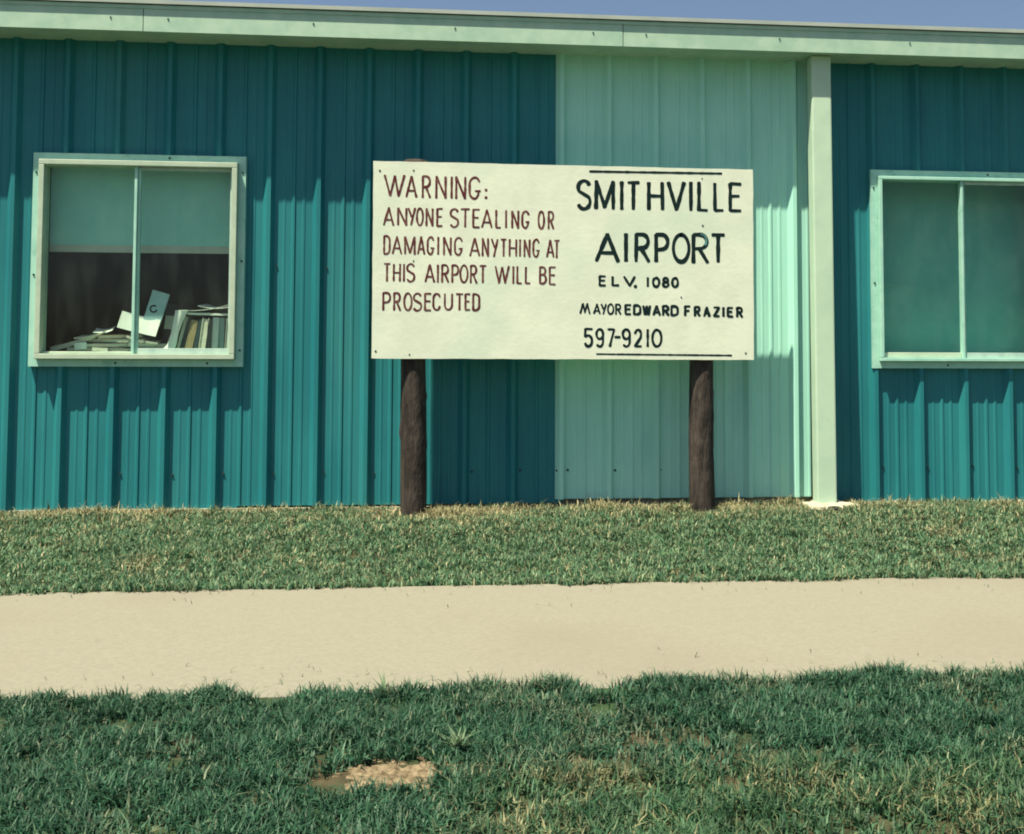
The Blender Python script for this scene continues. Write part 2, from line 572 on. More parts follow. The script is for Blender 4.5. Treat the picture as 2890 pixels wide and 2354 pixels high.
# ------------------------------------------------------------ blind and curtain hanging behind the panes
def cloth(name, x0, x1, z0, z1, y, amp, fx, m, label, cat, hem=True):
    bm = bmesh.new()
    nx, nz = 70, 90
    G = []
    for i in range(nx + 1):
        x = x0 + (x1 - x0) * i / nx
        c_ = []
        for j in range(nz + 1):
            z = z0 + (z1 - z0) * j / nz
            yy = y + amp * (math.sin(fx * x + 1.3 * math.sin(2.1 * z)) + 1.4 * (float(fbm(x, z, 3.1)) - 0.5))
            if not hem:
                yy -= 0.012 * math.exp(-((z - 1.50 + 0.10 * (x - 3.2)) / 0.018) ** 2) * max(0.0, 1 - abs(x - 3.12) / 0.28)
                yy -= 0.010 * math.exp(-((z - 1.42 + 0.30 * (x - 3.1)) / 0.02) ** 2) * max(0.0, 1 - abs(x - 3.05) / 0.2)
            c_.append((bm.verts.new((x, yy, z)), bm.verts.new((x, yy + 0.0015, z))))
        G.append(c_)
    for i in range(nx):
        for j in range(nz):
            a, b, c_, d = G[i][j], G[i + 1][j], G[i + 1][j + 1], G[i][j + 1]
            bm.faces.new((a[0], b[0], c_[0], d[0]))
            bm.faces.new((d[1], c_[1], b[1], a[1]))
    e = empty(name, ((x0 + x1) / 2, y, z1), label, cat)
    obj('cloth', bm, m, e, True)
    bm = bmesh.new()
    bx(bm, x0, x1, y - 0.018, y + 0.018, z1 - 0.005, z1 + 0.035)
    obj('roller', bm, M['hem'], e, bevel=0.008)
    if hem:
        bm = bmesh.new()
        bx(bm, x0, x1, y - 0.006, y + 0.006, z0 - 0.045, z0 + 0.002)
        obj('hem_bar', bm, M['hem'], e, bevel=0.003)
    return e


c = WIN[0][0]
cloth('roller_blind', c - 0.60, c + 0.60, 1.70, 2.21, 0.095, 0.002, 5.0, M['shade'],
      'pale green roller blind drawn halfway down above books and papers', 'blind')
c = WIN[1][0]
cloth('window_curtain', c - 0.72, c + 0.72, 0.90, 2.30, 0.27, 0.006, 4.0, M['shade_dark'],
      'dull green curtain sheet covering the whole window right of the column', 'curtain', hem=False)

# ------------------------------------------------------------ desk and the clutter inside the left window
D = empty('desk', (-2.03, 0.55, 0.02), 'dark wooden desk standing inside the window beneath books and papers', 'desk')
bm = bmesh.new()
bx(bm, -2.66, -1.32, 0.125, 0.85, 0.975, 1.005)
obj('desk_top', bm, M['desk'], D, bevel=0.004)
for lx in (-2.62, -1.41):
    for ly in (0.15, 0.77):
        bm = bmesh.new()
        bx(bm, lx, lx + 0.05, ly, ly + 0.05, 0.02, 0.974)
        obj('leg', bm, M['desk'], D)
DT = 1.006


def book(x, lean, th, h, dp, colr, label, y=0.15):
    """upright book, pages towards the glass, leaning by `lean` rad"""
    m = mat('cover_' + str(len(bpy.data.materials)), colr, tuple(min(1, k * 1.25) for k in colr), 20, 0.6)
    e = empty('book', (x, y, DT), label, 'book', 'books standing in a row inside the window')
    pv = (x, y, DT)
    bm = bmesh.new()
    r = (0, lean, 0)
    bx(bm, x, x + th * 0.14, y, y + dp, DT, DT + h, r, pv)
    bx(bm, x + th * 0.86, x + th, y, y + dp, DT, DT + h, r, pv)
    if colr[0] < 0.28:
        bx(bm, x + th * 0.145, x + th * 0.855, y + 0.001, y + 0.005, DT, DT + h, r, pv)
    else:
        bx(bm, x + th * 0.145, x + th * 0.855, y + dp - 0.004, y + dp, DT, DT + h, r, pv)
    obj('cover', bm, m, e)
    bm = bmesh.new()
    bx(bm, x + th * 0.15, x + th * 0.85, y + 0.006, y + dp - 0.005, DT + 0.004, DT + h - 0.006, r, pv)
    obj('pages', bm, M['pages'], e)
    return e


BK = [(-1.838, 0.24, 0.020, 0.246, (0.30, 0.38, 0.34), 'grey green book leaning furthest, leftmost of the upright row beside the curled sheet'),
      (-1.812, 0.22, 0.026, 0.215, (0.015, 0.03, 0.03), 'black thin book leaning right after the leftmost grey one of the row'),
      (-1.782, 0.20, 0.046, 0.222, (0.24, 0.19, 0.09), 'tan thick book in the upright row behind the sash'),
      (-1.728, 0.15, 0.026, 0.222, (0.02, 0.045, 0.045), 'dark narrow book between the tan one and the pale one in the row'),
      (-1.694, 0.12, 0.044, 0.232, (0.42, 0.44, 0.33), 'pale cream book in the middle of the upright row'),
      (-1.640, 0.04, 0.030, 0.220, (0.012, 0.02, 0.02), 'black book just right of the pale cream one in the row'),
      (-1.606, 0.03, 0.040, 0.232, (0.13, 0.19, 0.18), 'slate grey book, third from the right end of the row'),
      (-1.562, 0.02, 0.034, 0.230, (0.05, 0.10, 0.10), 'deep green book, second from the right end of the row'),
      (-1.524, 0.05, 0.026, 0.228, (0.32, 0.36, 0.31), 'light grey thin book at the right end of the row')]
for a in BK:
    book(a[0], a[1], a[2], a[3], random.uniform(.15, .19), a[4], a[5])


def flat(name, x, y, z, sx, sy, sz, rot, m, label, cat, group=None, curl=0.0):
    """a sheet, booklet or closed book lying or leaning; origin at its lower front edge"""
    bm = bmesh.new()
    n = 10
    R = Euler(rot).to_matrix()
    rows = []
    for i in range(n + 1):
        u = i / n
        k = curl * (u - 0.5) ** 2 * 4
        r_ = []
        for v in (0, 1):
            for t in (0, 1):
                r_.append(bm.verts.new(R @ Vector(((u - 0.5) * sx, v * sy, t * sz + k + 0.15 * curl * math.sin(5 * u + v * 2)))))
        rows.append(r_)
    for a, b in zip(rows[:-1], rows[1:]):
        for q in ((0, 2, 3, 1),):
            pass
        bm.faces.new((a[0], b[0], b[1], a[1]))
        bm.faces.new((a[1], b[1], b[3], a[3]))
        bm.faces.new((a[3], b[3], b[2], a[2]))
        bm.faces.new((a[2], b[2], b[0], a[0]))
    for e in (rows[0], rows[-1]):
        bm.faces.new((e[0], e[1], e[3], e[2]))
    me = bpy.data.meshes.new(name)
    bmesh.ops.recalc_face_normals(bm, faces=list(bm.faces))
    bm.to_mesh(me)
    bm.free()
    o = link(name, me, m)
    o.location = (x, y, z)
    return tag(o, label, cat, group)


# loose sheets on top of the row of books
flat('paper_sheet', -1.63, 0.15, 1.252, 0.27, 0.20, 0.014, (0, 0.02, 0.03), M['paper'], 'thick white paper bundle lying level on top of the upright books', 'paper')
flat('paper_sheet', -1.64, 0.14, 1.285, 0.32, 0.22, 0.004, (0.05, -0.17, 0.1), M['paper'], 'thin white sheet sloping upward over the paper bundle on the books', 'paper', curl=0.02)
flat('paper_sheet', -1.58, 0.145, 1.292, 0.24, 0.2, 0.006, (0.1, -0.05, -0.1), M['paper'], 'crumpled topmost white sheet of the pile above the upright books', 'paper', curl=0.025)
# large curved sheet leaning against the row
bm = bmesh.new()
ctl = [(-1.925, 1.008, 0.075), (-1.885, 1.060, 0.07), (-1.862, 1.13, 0.055), (-1.850, 1.20, 0.05), (-1.838, 1.282, 0.06)]
wd = [0.085, 0.06, 0.05, 0.06, 0.085]
rows = []
for i in range(21):
    t = i / 20 * 4
    k = min(3, int(t))
    f = t - k
    p = [ctl[k][q] * (1 - f) + ctl[k + 1][q] * f for q in range(3)]
    wv = wd[k] * (1 - f) + wd[k + 1] * f
    rows.append([bm.verts.new((p[0], 0.12 + p[2] * 0.2, p[1])), bm.verts.new((p[0] + wv, 0.115 + p[2] * 0.2, p[1] + 0.004)),
                 bm.verts.new((p[0], 0.122 + p[2] * 0.2, p[1])), bm.verts.new((p[0] + wv, 0.118 + p[2] * 0.2, p[1] + 0.004))])
for a, b in zip(rows[:-1], rows[1:]):
    bm.faces.new((a[0], a[1], b[1], b[0]))
    bm.faces.new((b[2], b[3], a[3], a[2]))
    bm.faces.new((a[0], b[0], b[2], a[2]))
    bm.faces.new((a[1], a[3], b[3], b[1]))
tag(own(obj('curled_sheet', bm, M['paper'], None, True)), 'tall cream sheet curling down against the left end of the upright books', 'paper')
# upright booklet with a dark ring printed on it
bk = empty('booklet', (-1.985, 0.17, 1.24), 'pale blue upright booklet with a dark ring mark, tilted behind a white card', 'booklet')
R_ = (0, 0.28, 0)
bm = bmesh.new()
bx(bm, -2.042, -1.930, 0.165, 0.178, 1.19, 1.41, R_, (-1.985, 0.17, 1.24))
obj('cover', bm, M['paper_blue'], bk)
bm = bmesh.new()
for k in range(18):
    t0, t1 = 2 * math.pi * k / 18 + 0.8, 2 * math.pi * (k + 1) / 18 + 0.8
    if k > 14:
        continue
    q = [bm.verts.new((-1.985 + r * math.cos(t), 0.1642, 1.292 + r * math.sin(t))) for r, t in ((0.016, t0), (0.027, t0), (0.027, t1), (0.016, t1))]
    bm.faces.new(q)
obj('ring_mark', bm, M['dark'], bk)
# white card in front of it, and the pile of flat books on the left
flat('card', -2.085, 0.145, 1.135, 0.25, 0.115, 0.004, (1.35, 0.24, 0.05), M['paper'], 'open white card tilted across the sash in front of the booklet', 'card', curl=0.012)
PILE = [('closed_book', -2.30, 1.007, 0.46, 0.030, 0.03, (0.10, 0.11, 0.10), 'grey closed book at the bottom of the flat pile', 0.02),
        ('closed_book', -2.00, 1.007, 0.20, 0.028, -0.04, (0.05, 0.07, 0.07), 'dark closed book at the bottom of the pile near the curled sheet', 0.0),
        ('closed_book', -2.24, 1.039, 0.34, 0.026, 0.10, (0.16, 0.16, 0.13), 'olive grey closed book second from the bottom of the flat pile', -0.02),
        ('closed_book', -2.02, 1.038, 0.24, 0.030, 0.2, (0.17, 0.20, 0.18), 'light grey closed book lying under the white card', 0.05),
        ('closed_book', -2.22, 1.067, 0.38, 0.028, -0.1, (0.06, 0.06, 0.055), 'charcoal closed book in the middle of the flat pile', 0.01),
        ('closed_book', -2.19, 1.097, 0.28, 0.024, 0.15, (0.20, 0.15, 0.08), 'brown closed book topmost of the flat pile beside the card', -0.03)]
for nm, x, z, sx, th, rz, colr, lab, ry in PILE:
    m = mat('cover_' + str(len(bpy.data.materials)), colr, tuple(k * 1.4 for k in colr), 15, 0.65)
    e = empty(nm, (x, 0.15, z), lab, 'book', 'closed books piled flat inside the window')
    pv = (x, 0.15, z)
    bm = bmesh.new()
    bx(bm, x - sx / 2, x + sx / 2, 0.15, 0.33, z, z + 0.004, (0, ry, rz), pv)
    bx(bm, x - sx / 2, x + sx / 2, 0.15, 0.33, z + th - 0.004, z + th, (0, ry, rz), pv)
    obj('cover', bm, m, e)
    bm = bmesh.new()
    bx(bm, x - sx / 2 + 0.006, x + sx / 2 - 0.006, 0.154, 0.325, z + 0.0045, z + th - 0.0045, (0, ry, rz), pv)
    obj('pages', bm, M['pages'], e)
flat('paper_sheet', -2.47, 0.145, 1.050, 0.30, 0.18, 0.028, (0.1, -0.34, 0.1), M['pages'], 'thick grey paper bundle sliding off the left end of the flat pile', 'paper', curl=0.01)
flat('paper_sheet', -2.295, 0.14, 1.128, 0.12, 0.14, 0.005, (0.22, -0.15, 0.1), M['paper'], 'small bright white slip on top of the flat pile', 'paper', curl=0.012)

flat('paper_slip', -2.43, 0.128, 1.022, 0.075, 0.01, 0.045, (0, -0.1, 0.05), M['paper'], 'small cream slip standing before the bottom book of the flat pile', 'paper')
flat('paper_slip', -2.31, 0.127, 1.012, 0.10, 0.01, 0.022, (0, 0.05, -0.03), M['pages'], 'long low pale slip leaning on the bottom grey book', 'paper')
flat('paper_sheet', -2.05, 0.14, 1.070, 0.20, 0.15, 0.012, (0.12, 0.20, 0.1), M['pages'], 'tan paper bundle sloping down beneath the white card', 'paper', curl=0.01)
flat('paper_sheet', -2.38, 0.142, 1.100, 0.20, 0.16, 0.010, (0.14, -0.22, -0.1), M['pages'], 'dull folded sheet on the left slope of the flat pile', 'paper', curl=0.012)
bn = empty('ring_binder', (-1.90, 0.26, DT), 'dark upright binder standing behind the blue booklet', 'binder')
bm = bmesh.new()
bx(bm, -1.955, -1.885, 0.24, 0.42, DT, 1.33, (0, 0.1, 0), (-1.90, 0.26, DT))
obj('cover', bm, mat('binder_cover', (0.016, 0.015, 0.018), (0.03, 0.028, 0.034), 20, 0.6), bn, bevel=0.004)
bm = bmesh.new()
bx(bm, -1.950, -1.890, 0.2385, 0.2395, 1.16, 1.25, (0, 0.1, 0), (-1.90, 0.26, DT))
obj('spine_label', bm, M['hem'], bn)

# ------------------------------------------------------------ pale steel column with its concrete footing
P = empty('steel_column', (2.435, -0.19, 0.0), 'pale green square column with a lumpy concrete footing standing against the building', 'column')
bm = bmesh.new()
lo = [(2.368, -0.245), (2.501, -0.245), (2.501, -0.140), (2.368, -0.140)]
hi = [(2.372, -0.190), (2.509, -0.190), (2.509, -0.085), (2.372, -0.085)]
va = [bm.verts.new((x, y, -0.04)) for x, y in lo]
vb = [bm.verts.new((x, y, 3.022)) for x, y in hi]
for i in range(4):
    j = (i + 1) % 4
    bm.faces.new((va[i], va[j], vb[j], vb[i]))
bm.faces.new(list(reversed(va)))
bm.faces.new(vb)
obj('shaft', bm, M['post'], P, bevel=0.011)
bm = bmesh.new()
bmesh.ops.create_icosphere(bm, subdivisions=4, radius=1.0)
for v in bm.verts:
    nz_ = 0.75 + 0.6 * float(fbm(v.co.x * 1.2 + 3, v.co.y * 1.2 + v.co.z, 2.2))
    v.co = Vector((2.435 + v.co.x * 0.205 * nz_ + (0.05 if v.co.x > 0 else 0) * abs(v.co.x), -0.19 + v.co.y * 0.155 * nz_, -0.02 + v.co.z * 0.050 * nz_))
obj('footing', bm, mat('footing_concrete', (0.26, 0.26, 0.20), (0.40, 0.39, 0.30), 20, 0.9, 0.6, 50), P, True)
bm = bmesh.new()
bmesh.ops.create_icosphere(bm, subdivisions=3, radius=1.0)
for v in bm.verts:
    k = 0.8 + 0.5 * float(fbm(v.co.x + 9, v.co.y + v.co.z, 1.8))
    v.co = Vector((2.449 + v.co.x * 0.048 * k, -0.345 + v.co.y * 0.035 * k, 0.0 + v.co.z * 0.018 * k))
tag(own(obj('stone', bm, M['rock'], None, True)), 'dark half-buried stone in the grass in front of the column footing', 'stone')

# ------------------------------------------------------------ the sign: board on two log poles
SG = empty('airport_sign', (0.70, -0.28, -0.03), 'wide cream painted board sign with brown and black hand lettering on two log poles', 'sign')
BY = -0.340
bm = bmesh.new()
cs = [(-0.525, 0.965), (1.922, 0.963), (1.924, 2.206), (-0.527, 2.212)]
nX, nZ = 30, 16
G = {}
for s, y in ((0, BY), (1, BY + 0.019)):
    for i in range(nX + 1):
        for j in range(nZ + 1):
            u, v = i / nX, j / nZ
            x = (cs[0][0] * (1 - u) + cs[1][0] * u) * (1 - v) + (cs[3][0] * (1 - u) + cs[2][0] * u) * v
            z = (cs[0][1] * (1 - u) + cs[1][1] * u) * (1 - v) + (cs[3][1] * (1 - u) + cs[2][1] * u) * v
            if i in (0, nX):
                x += random.uniform(-.0015, .0015)
            if j in (0, nZ):
                z += random.uniform(-.0015, .0015)
            G[s, i, j] = bm.verts.new((x, y, z))
for i in range(nX):
    for j in range(nZ):
        bm.faces.new((G[0, i, j], G[0, i + 1, j], G[0, i + 1, j + 1], G[0, i, j + 1]))
        bm.faces.new((G[1, i, j + 1], G[1, i + 1, j + 1], G[1, i + 1, j], G[1, i, j]))
for i in range(nX):
    bm.faces.new((G[0, i, 0], G[1, i, 0], G[1, i + 1, 0], G[0, i + 1, 0]))
    bm.faces.new((G[0, i, nZ], G[0, i + 1, nZ], G[1, i + 1, nZ], G[1, i, nZ]))
for j in range(nZ):
    bm.faces.new((G[0, 0, j], G[0, 0, j + 1], G[1, 0, j + 1], G[1, 0, j]))
    bm.faces.new((G[0, nX, j], G[1, nX, j], G[1, nX, j + 1], G[0, nX, j + 1]))
obj('board', bm, M['board'], SG)


def pole(x0, x1, r0, r1, ztop, seed):
    bm = bmesh.new()
    nz, na = 70, 28
    knots = [(random.uniform(0, 6.28), random.uniform(0.05, 0.9), random.uniform(.006, .012)) for _ in range(9)]
    knots += [(-1.5 + random.uniform(-1.2, 1.2), random.uniform(0.1, 0.85), -random.uniform(.004, .009)) for _ in range(16)]
    rows = []
    for j in range(nz + 1):
        z = -0.22 + (ztop + 0.22) * j / nz
        t = max(0, z) / ztop
        cx = x0 + (x1 - x0) * t + 0.004 * math.sin(z * 3 + seed)
        r = r0 + (r1 - r0) * t
        row_ = []
        for i in range(na):
            a = 2 * math.pi * i / na
            d = r * (1 + 0.05 * (float(fbm(math.cos(a) * 1.2 + seed, z * 1.4 + math.sin(a) * 1.2, 2.0)) - 0.5) * 2)
            d += 0.0035 * (float(vnoise(a * 3.5 + seed, z * 0.9, 3.0)) - 0.5)
            for ka, kz, kh in knots:
                da = (a - ka + math.pi) % (2 * math.pi) - math.pi
                d += kh * math.exp(-((da * r) / 0.013) ** 2 - ((z - kz) / 0.02) ** 2)
            y = -0.2405 + math.sin(a) * d
            if z > 0.93:
                y = max(y, BY + 0.0195)
            row_.append(bm.verts.new((cx + math.cos(a) * d, y, z)))
        rows.append(row_)
    for a, b in zip(rows[:-1], rows[1:]):
        for i in range(na):
            k = (i + 1) % na
            bm.faces.new((a[i], a[k], b[k], b[i]))
    bm.faces.new(rows[-1])
    return obj('pole', bm, M['log'], SG, True)


pole(-0.264, -0.270, 0.082, 0.074, 2.236, 1.0)
pole(1.601, 1.590, 0.083, 0.073, 2.19, 4.0)


# hand lettering: brush strokes on the board
def arc(cx, cy, rx, ry, a0, a1, n=14):
    return [(cx + rx * math.cos(math.radians(a0 + (a1 - a0) * i / n)), cy + ry * math.sin(math.radians(a0 + (a1 - a0) * i / n))) for i in range(n + 1)]


GL = {
    'A': [[(0, 0), (.5, 1)], [(.5, 1), (1, 0)], [(.17, .30), (.83, .30)]],
    'B': [[(0, 0), (0, 1)], [(0, 1), (.45, 1)] + arc(.45, .77, .45, .23, 90, -90) + [(0, .54)], [(.4, .54)] + arc(.45, .27, .55, .27, 90, -90) + [(0, 0)]],
    'C': [arc(.55, .70, .48, .30, 20, 90, 6) + arc(.55, .68, .55, .32, 90, 180, 8) + [(0, .35)] + arc(.55, .30, .55, .30, 180, 270, 8) + arc(.55, .30, .45, .30, 270, 345, 6)],
    'D': [[(0, 0), (0, 1)], [(0, 1), (.35, 1)] + arc(.40, .72, .60, .28, 90, 0, 8) + arc(.40, .28, .60, .28, 0, -90, 8) + [(0, 0)]],
    'E': [[(0, 0), (0, 1)], [(0, 1), (1, 1)], [(0, .54), (.85, .54)], [(0, 0), (1, 0)]],
    'F': [[(0, 0), (0, 1)], [(0, 1), (1, 1)], [(0, .52), (.85, .52)]],
    'G': [arc(.5, .70, .42, .30, 20, 90, 6) + arc(.5, .68, .5, .32, 90, 180, 8) + [(0, .35)] + arc(.5, .30, .5, .30, 180, 270, 8) + [(.62, .03), (.8, .18), (.84, .37)], [(.5, .37), (1, .37)]],
    'H': [[(0, 0), (0, 1)], [(1, 0), (1, 1)], [(0, .5), (1, .5)]],
    'I': [[(.5, 0), (.5, 1)]],
    'L': [[(0, 1), (0, 0)], [(0, 0), (1, 0)]],
    'M': [[(0, 0), (0, 1)], [(0, 1), (.5, .06)], [(.5, .06), (1, 1)], [(1, 1), (1, 0)]],
    'm': [[(0, 0), (.3, 1)], [(.3, 1), (.5, .1)], [(.5, .1), (.76, 1)], [(.76, 1), (1, 0)]],
    'N': [[(0, 0), (0, 1)], [(0, 1), (1, 0)], [(1, 0), (1, 1)]],
    'O': [arc(.5, .5, .5, .5, 90, 452, 36)],
    'P': [[(0, 0), (0, 1)], [(0, 1), (.5, 1)] + arc(.52, .73, .48, .27, 90, -90) + [(0, .42)]],
    'R': [[(0, 0), (0, 1)], [(0, 1), (.45, 1)] + arc(.47, .75, .48, .25, 90, -90) + [(0, .48)], [(.42, .48), (1, 0)]],
    'S': [arc(.52, .76, .44, .24, 25, 90, 6) + arc(.52, .76, .50, .24, 90, 215, 10) + arc(.48, .26, .52, .26, 38, -90, 12) + arc(.48, .24, .46, .24, 270, 205, 6)],
    'T': [[(.5, 0), (.5, 1)], [(0, 1), (1, 1)]],
    'U': [[(0, 1), (0, .3)] + arc(.5, .3, .5, .3, 180, 360, 14) + [(1, 1)]],
    'V': [[(0, 1), (.52, 0)], [(.52, 0), (1, 1)]],
    'W': [[(0, 1), (.27, 0)], [(.27, 0), (.50, .95)], [(.50, .95), (.73, 0)], [(.73, 0), (1, 1)]],
    'Y': [[(0, 1), (.48, .50)], [(1, 1), (.40, .0)]],
    'Z': [[(0, 1), (1, 1)], [(1, 1), (0, 0)], [(0, 0), (1, 0)]],
    '0': [arc(.5, .5, .5, .5, 90, 452, 36)],
    '2': [arc(.48, .70, .46, .30, 165, 0, 12) + [(.86, .52), (0, 0)], [(0, 0), (1, 0)]],
    '5': [[(.10, 1), (1, 1)], [(.10, 1), (.06, .56)], [(.06, .56)] + arc(.46, .31, .50, .32, 120, -90, 14) + arc(.46, .30, .44, .30, 270, 205, 5)],
    '7': [[(0, 1), (1, 1)], [(1, 1), (.62, .5), (.30, 0)]],
    '8': [arc(.5, .76, .42, .24, -90, 275, 24), arc(.5, .26, .5, .26, 90, 455, 24)],
    '9': [arc(.5, .72, .48, .28, 0, 365, 26), [(.98, .72), (.97, .38)] + arc(.5, .26, .46, .26, 0, -90, 8) + arc(.5, .26, .46, .26, 270, 215, 4)],
    '-': [[(0, .5), (1, .5)]],
    '_': [[(0, 1), (1, 0)]],
}


def stroke(bm, pts, wd, y, taper=0.0):
    P_ = [Vector((a, b)) for a, b in pts]
    out = [P_[0]]
    for q in P_[1:]:
        dlt = q - out[-1]
        L = dlt.length
        if L < 1e-5:
            continue
        k = max(1, int(L / (wd * 0.45)))
        s = out[-1].copy()
        for i in range(1, k + 1):
            out.append(s + dlt * (i / k))
    n_ = len(out)
    ph = random.uniform(0, 50)
    wj = [wd * 0.5 * (0.92 + 0.26 * (float(vnoise(i * 0.33 + ph, ph, 1.0)) - 0.5) * 1.6) for i in range(n_)]
    Lp, Rp = [], []
    for i in range(n_):
        t = (out[min(i + 1, n_ - 1)] - out[max(i - 1, 0)])
        t.normalize()
        nn = Vector((-t.y, t.x))
        Lp.append(out[i] + nn * wj[i] * random.uniform(.95, 1.05))
        Rp.append(out[i] - nn * wj[i] * random.uniform(.95, 1.05))
    V = lambda p: bm.verts.new((p.x, y, p.y))
    LV = [V(p) for p in Lp]
    RV = [V(p) for p in Rp]
    for i in range(n_ - 1):
        bm.faces.new((LV[i], RV[i], RV[i + 1], LV[i + 1]))
    for e, s in ((0, -1), (n_ - 1, 1)):
        t = (out[1] - out[0]) if e == 0 else (out[-1] - out[-2])
        t.normalize()
        cap = wj[e] * random.uniform(.25, .55)
        a = V(Lp[e] * .75 + Rp[e] * .25 + t * s * cap)
        b = V(Lp[e] * .25 + Rp[e] * .75 + t * s * cap)
        bm.faces.new((LV[e], a, b, RV[e]) if s > 0 else (RV[e], b, a, LV[e]))


def text_line(wd, mname, letters, thin=0.82, label=None):
    bm = bmesh.new()
    y = BY - 0.0012
    for ch, x0, x1, zt, zb in letters:
        if ch in '.:':
            cs_ = [((x0 + x1) / 2, (zt + zb) / 2)] if ch == '.' else [((x0 + x1) / 2, zt - (x1 - x0) / 2), ((x0 + x1) / 2, zb + (x1 - x0) / 2)]
            for cx, cz in cs_:
                r = (x1 - x0) / 2
                bm.faces.new([bm.verts.new((cx + r * random.uniform(.88, 1.08) * math.cos(t), y, cz + r * random.uniform(.88, 1.08) * math.sin(t)))
                              for t in [-2 * math.pi * i / 12 for i in range(12)]])
            continue
        for k, st in enumerate(GL[ch]):
            h = wd * 0.46
            a0, a1, b0, b1 = x0 + h, x1 - h, zb + h, zt - h
            if ch == '-': a0, a1 = x0 - 0.004, x1 + 0.004
            if ch == 'I': a0 = a1 = (x0 + x1) / 2
            if ch in '-_': b0, b1 = (zb, zt) if ch == '_' else ((zb + zt) / 2,) * 2
            j = lambda: random.uniform(-0.018, 0.018)
            pts = [(a0 + (a1 - a0) * (u + (j() if len(st) == 2 and ch != '_' else 0)), b0 + (b1 - b0) * (v + (j() * .6 if len(st) == 2 and ch != '_' else 0))) for u, v in st]
            horiz = len(st) == 2 and abs(pts[0][1] - pts[1][1]) < 0.25 * abs(pts[0][0] - pts[1][0]) and ch not in '-_'
            stroke(bm, pts, wd * (thin if horiz else 1.0), y - 0.00018 * (k % 4))
    bmesh.ops.recalc_face_normals(bm, faces=list(bm.faces))
    for f in bm.faces:
        if f.normal.y > 0:
            f.normal_flip()
    o = obj('lettering', bm, M[mname], SG)
    return tag(o, label)


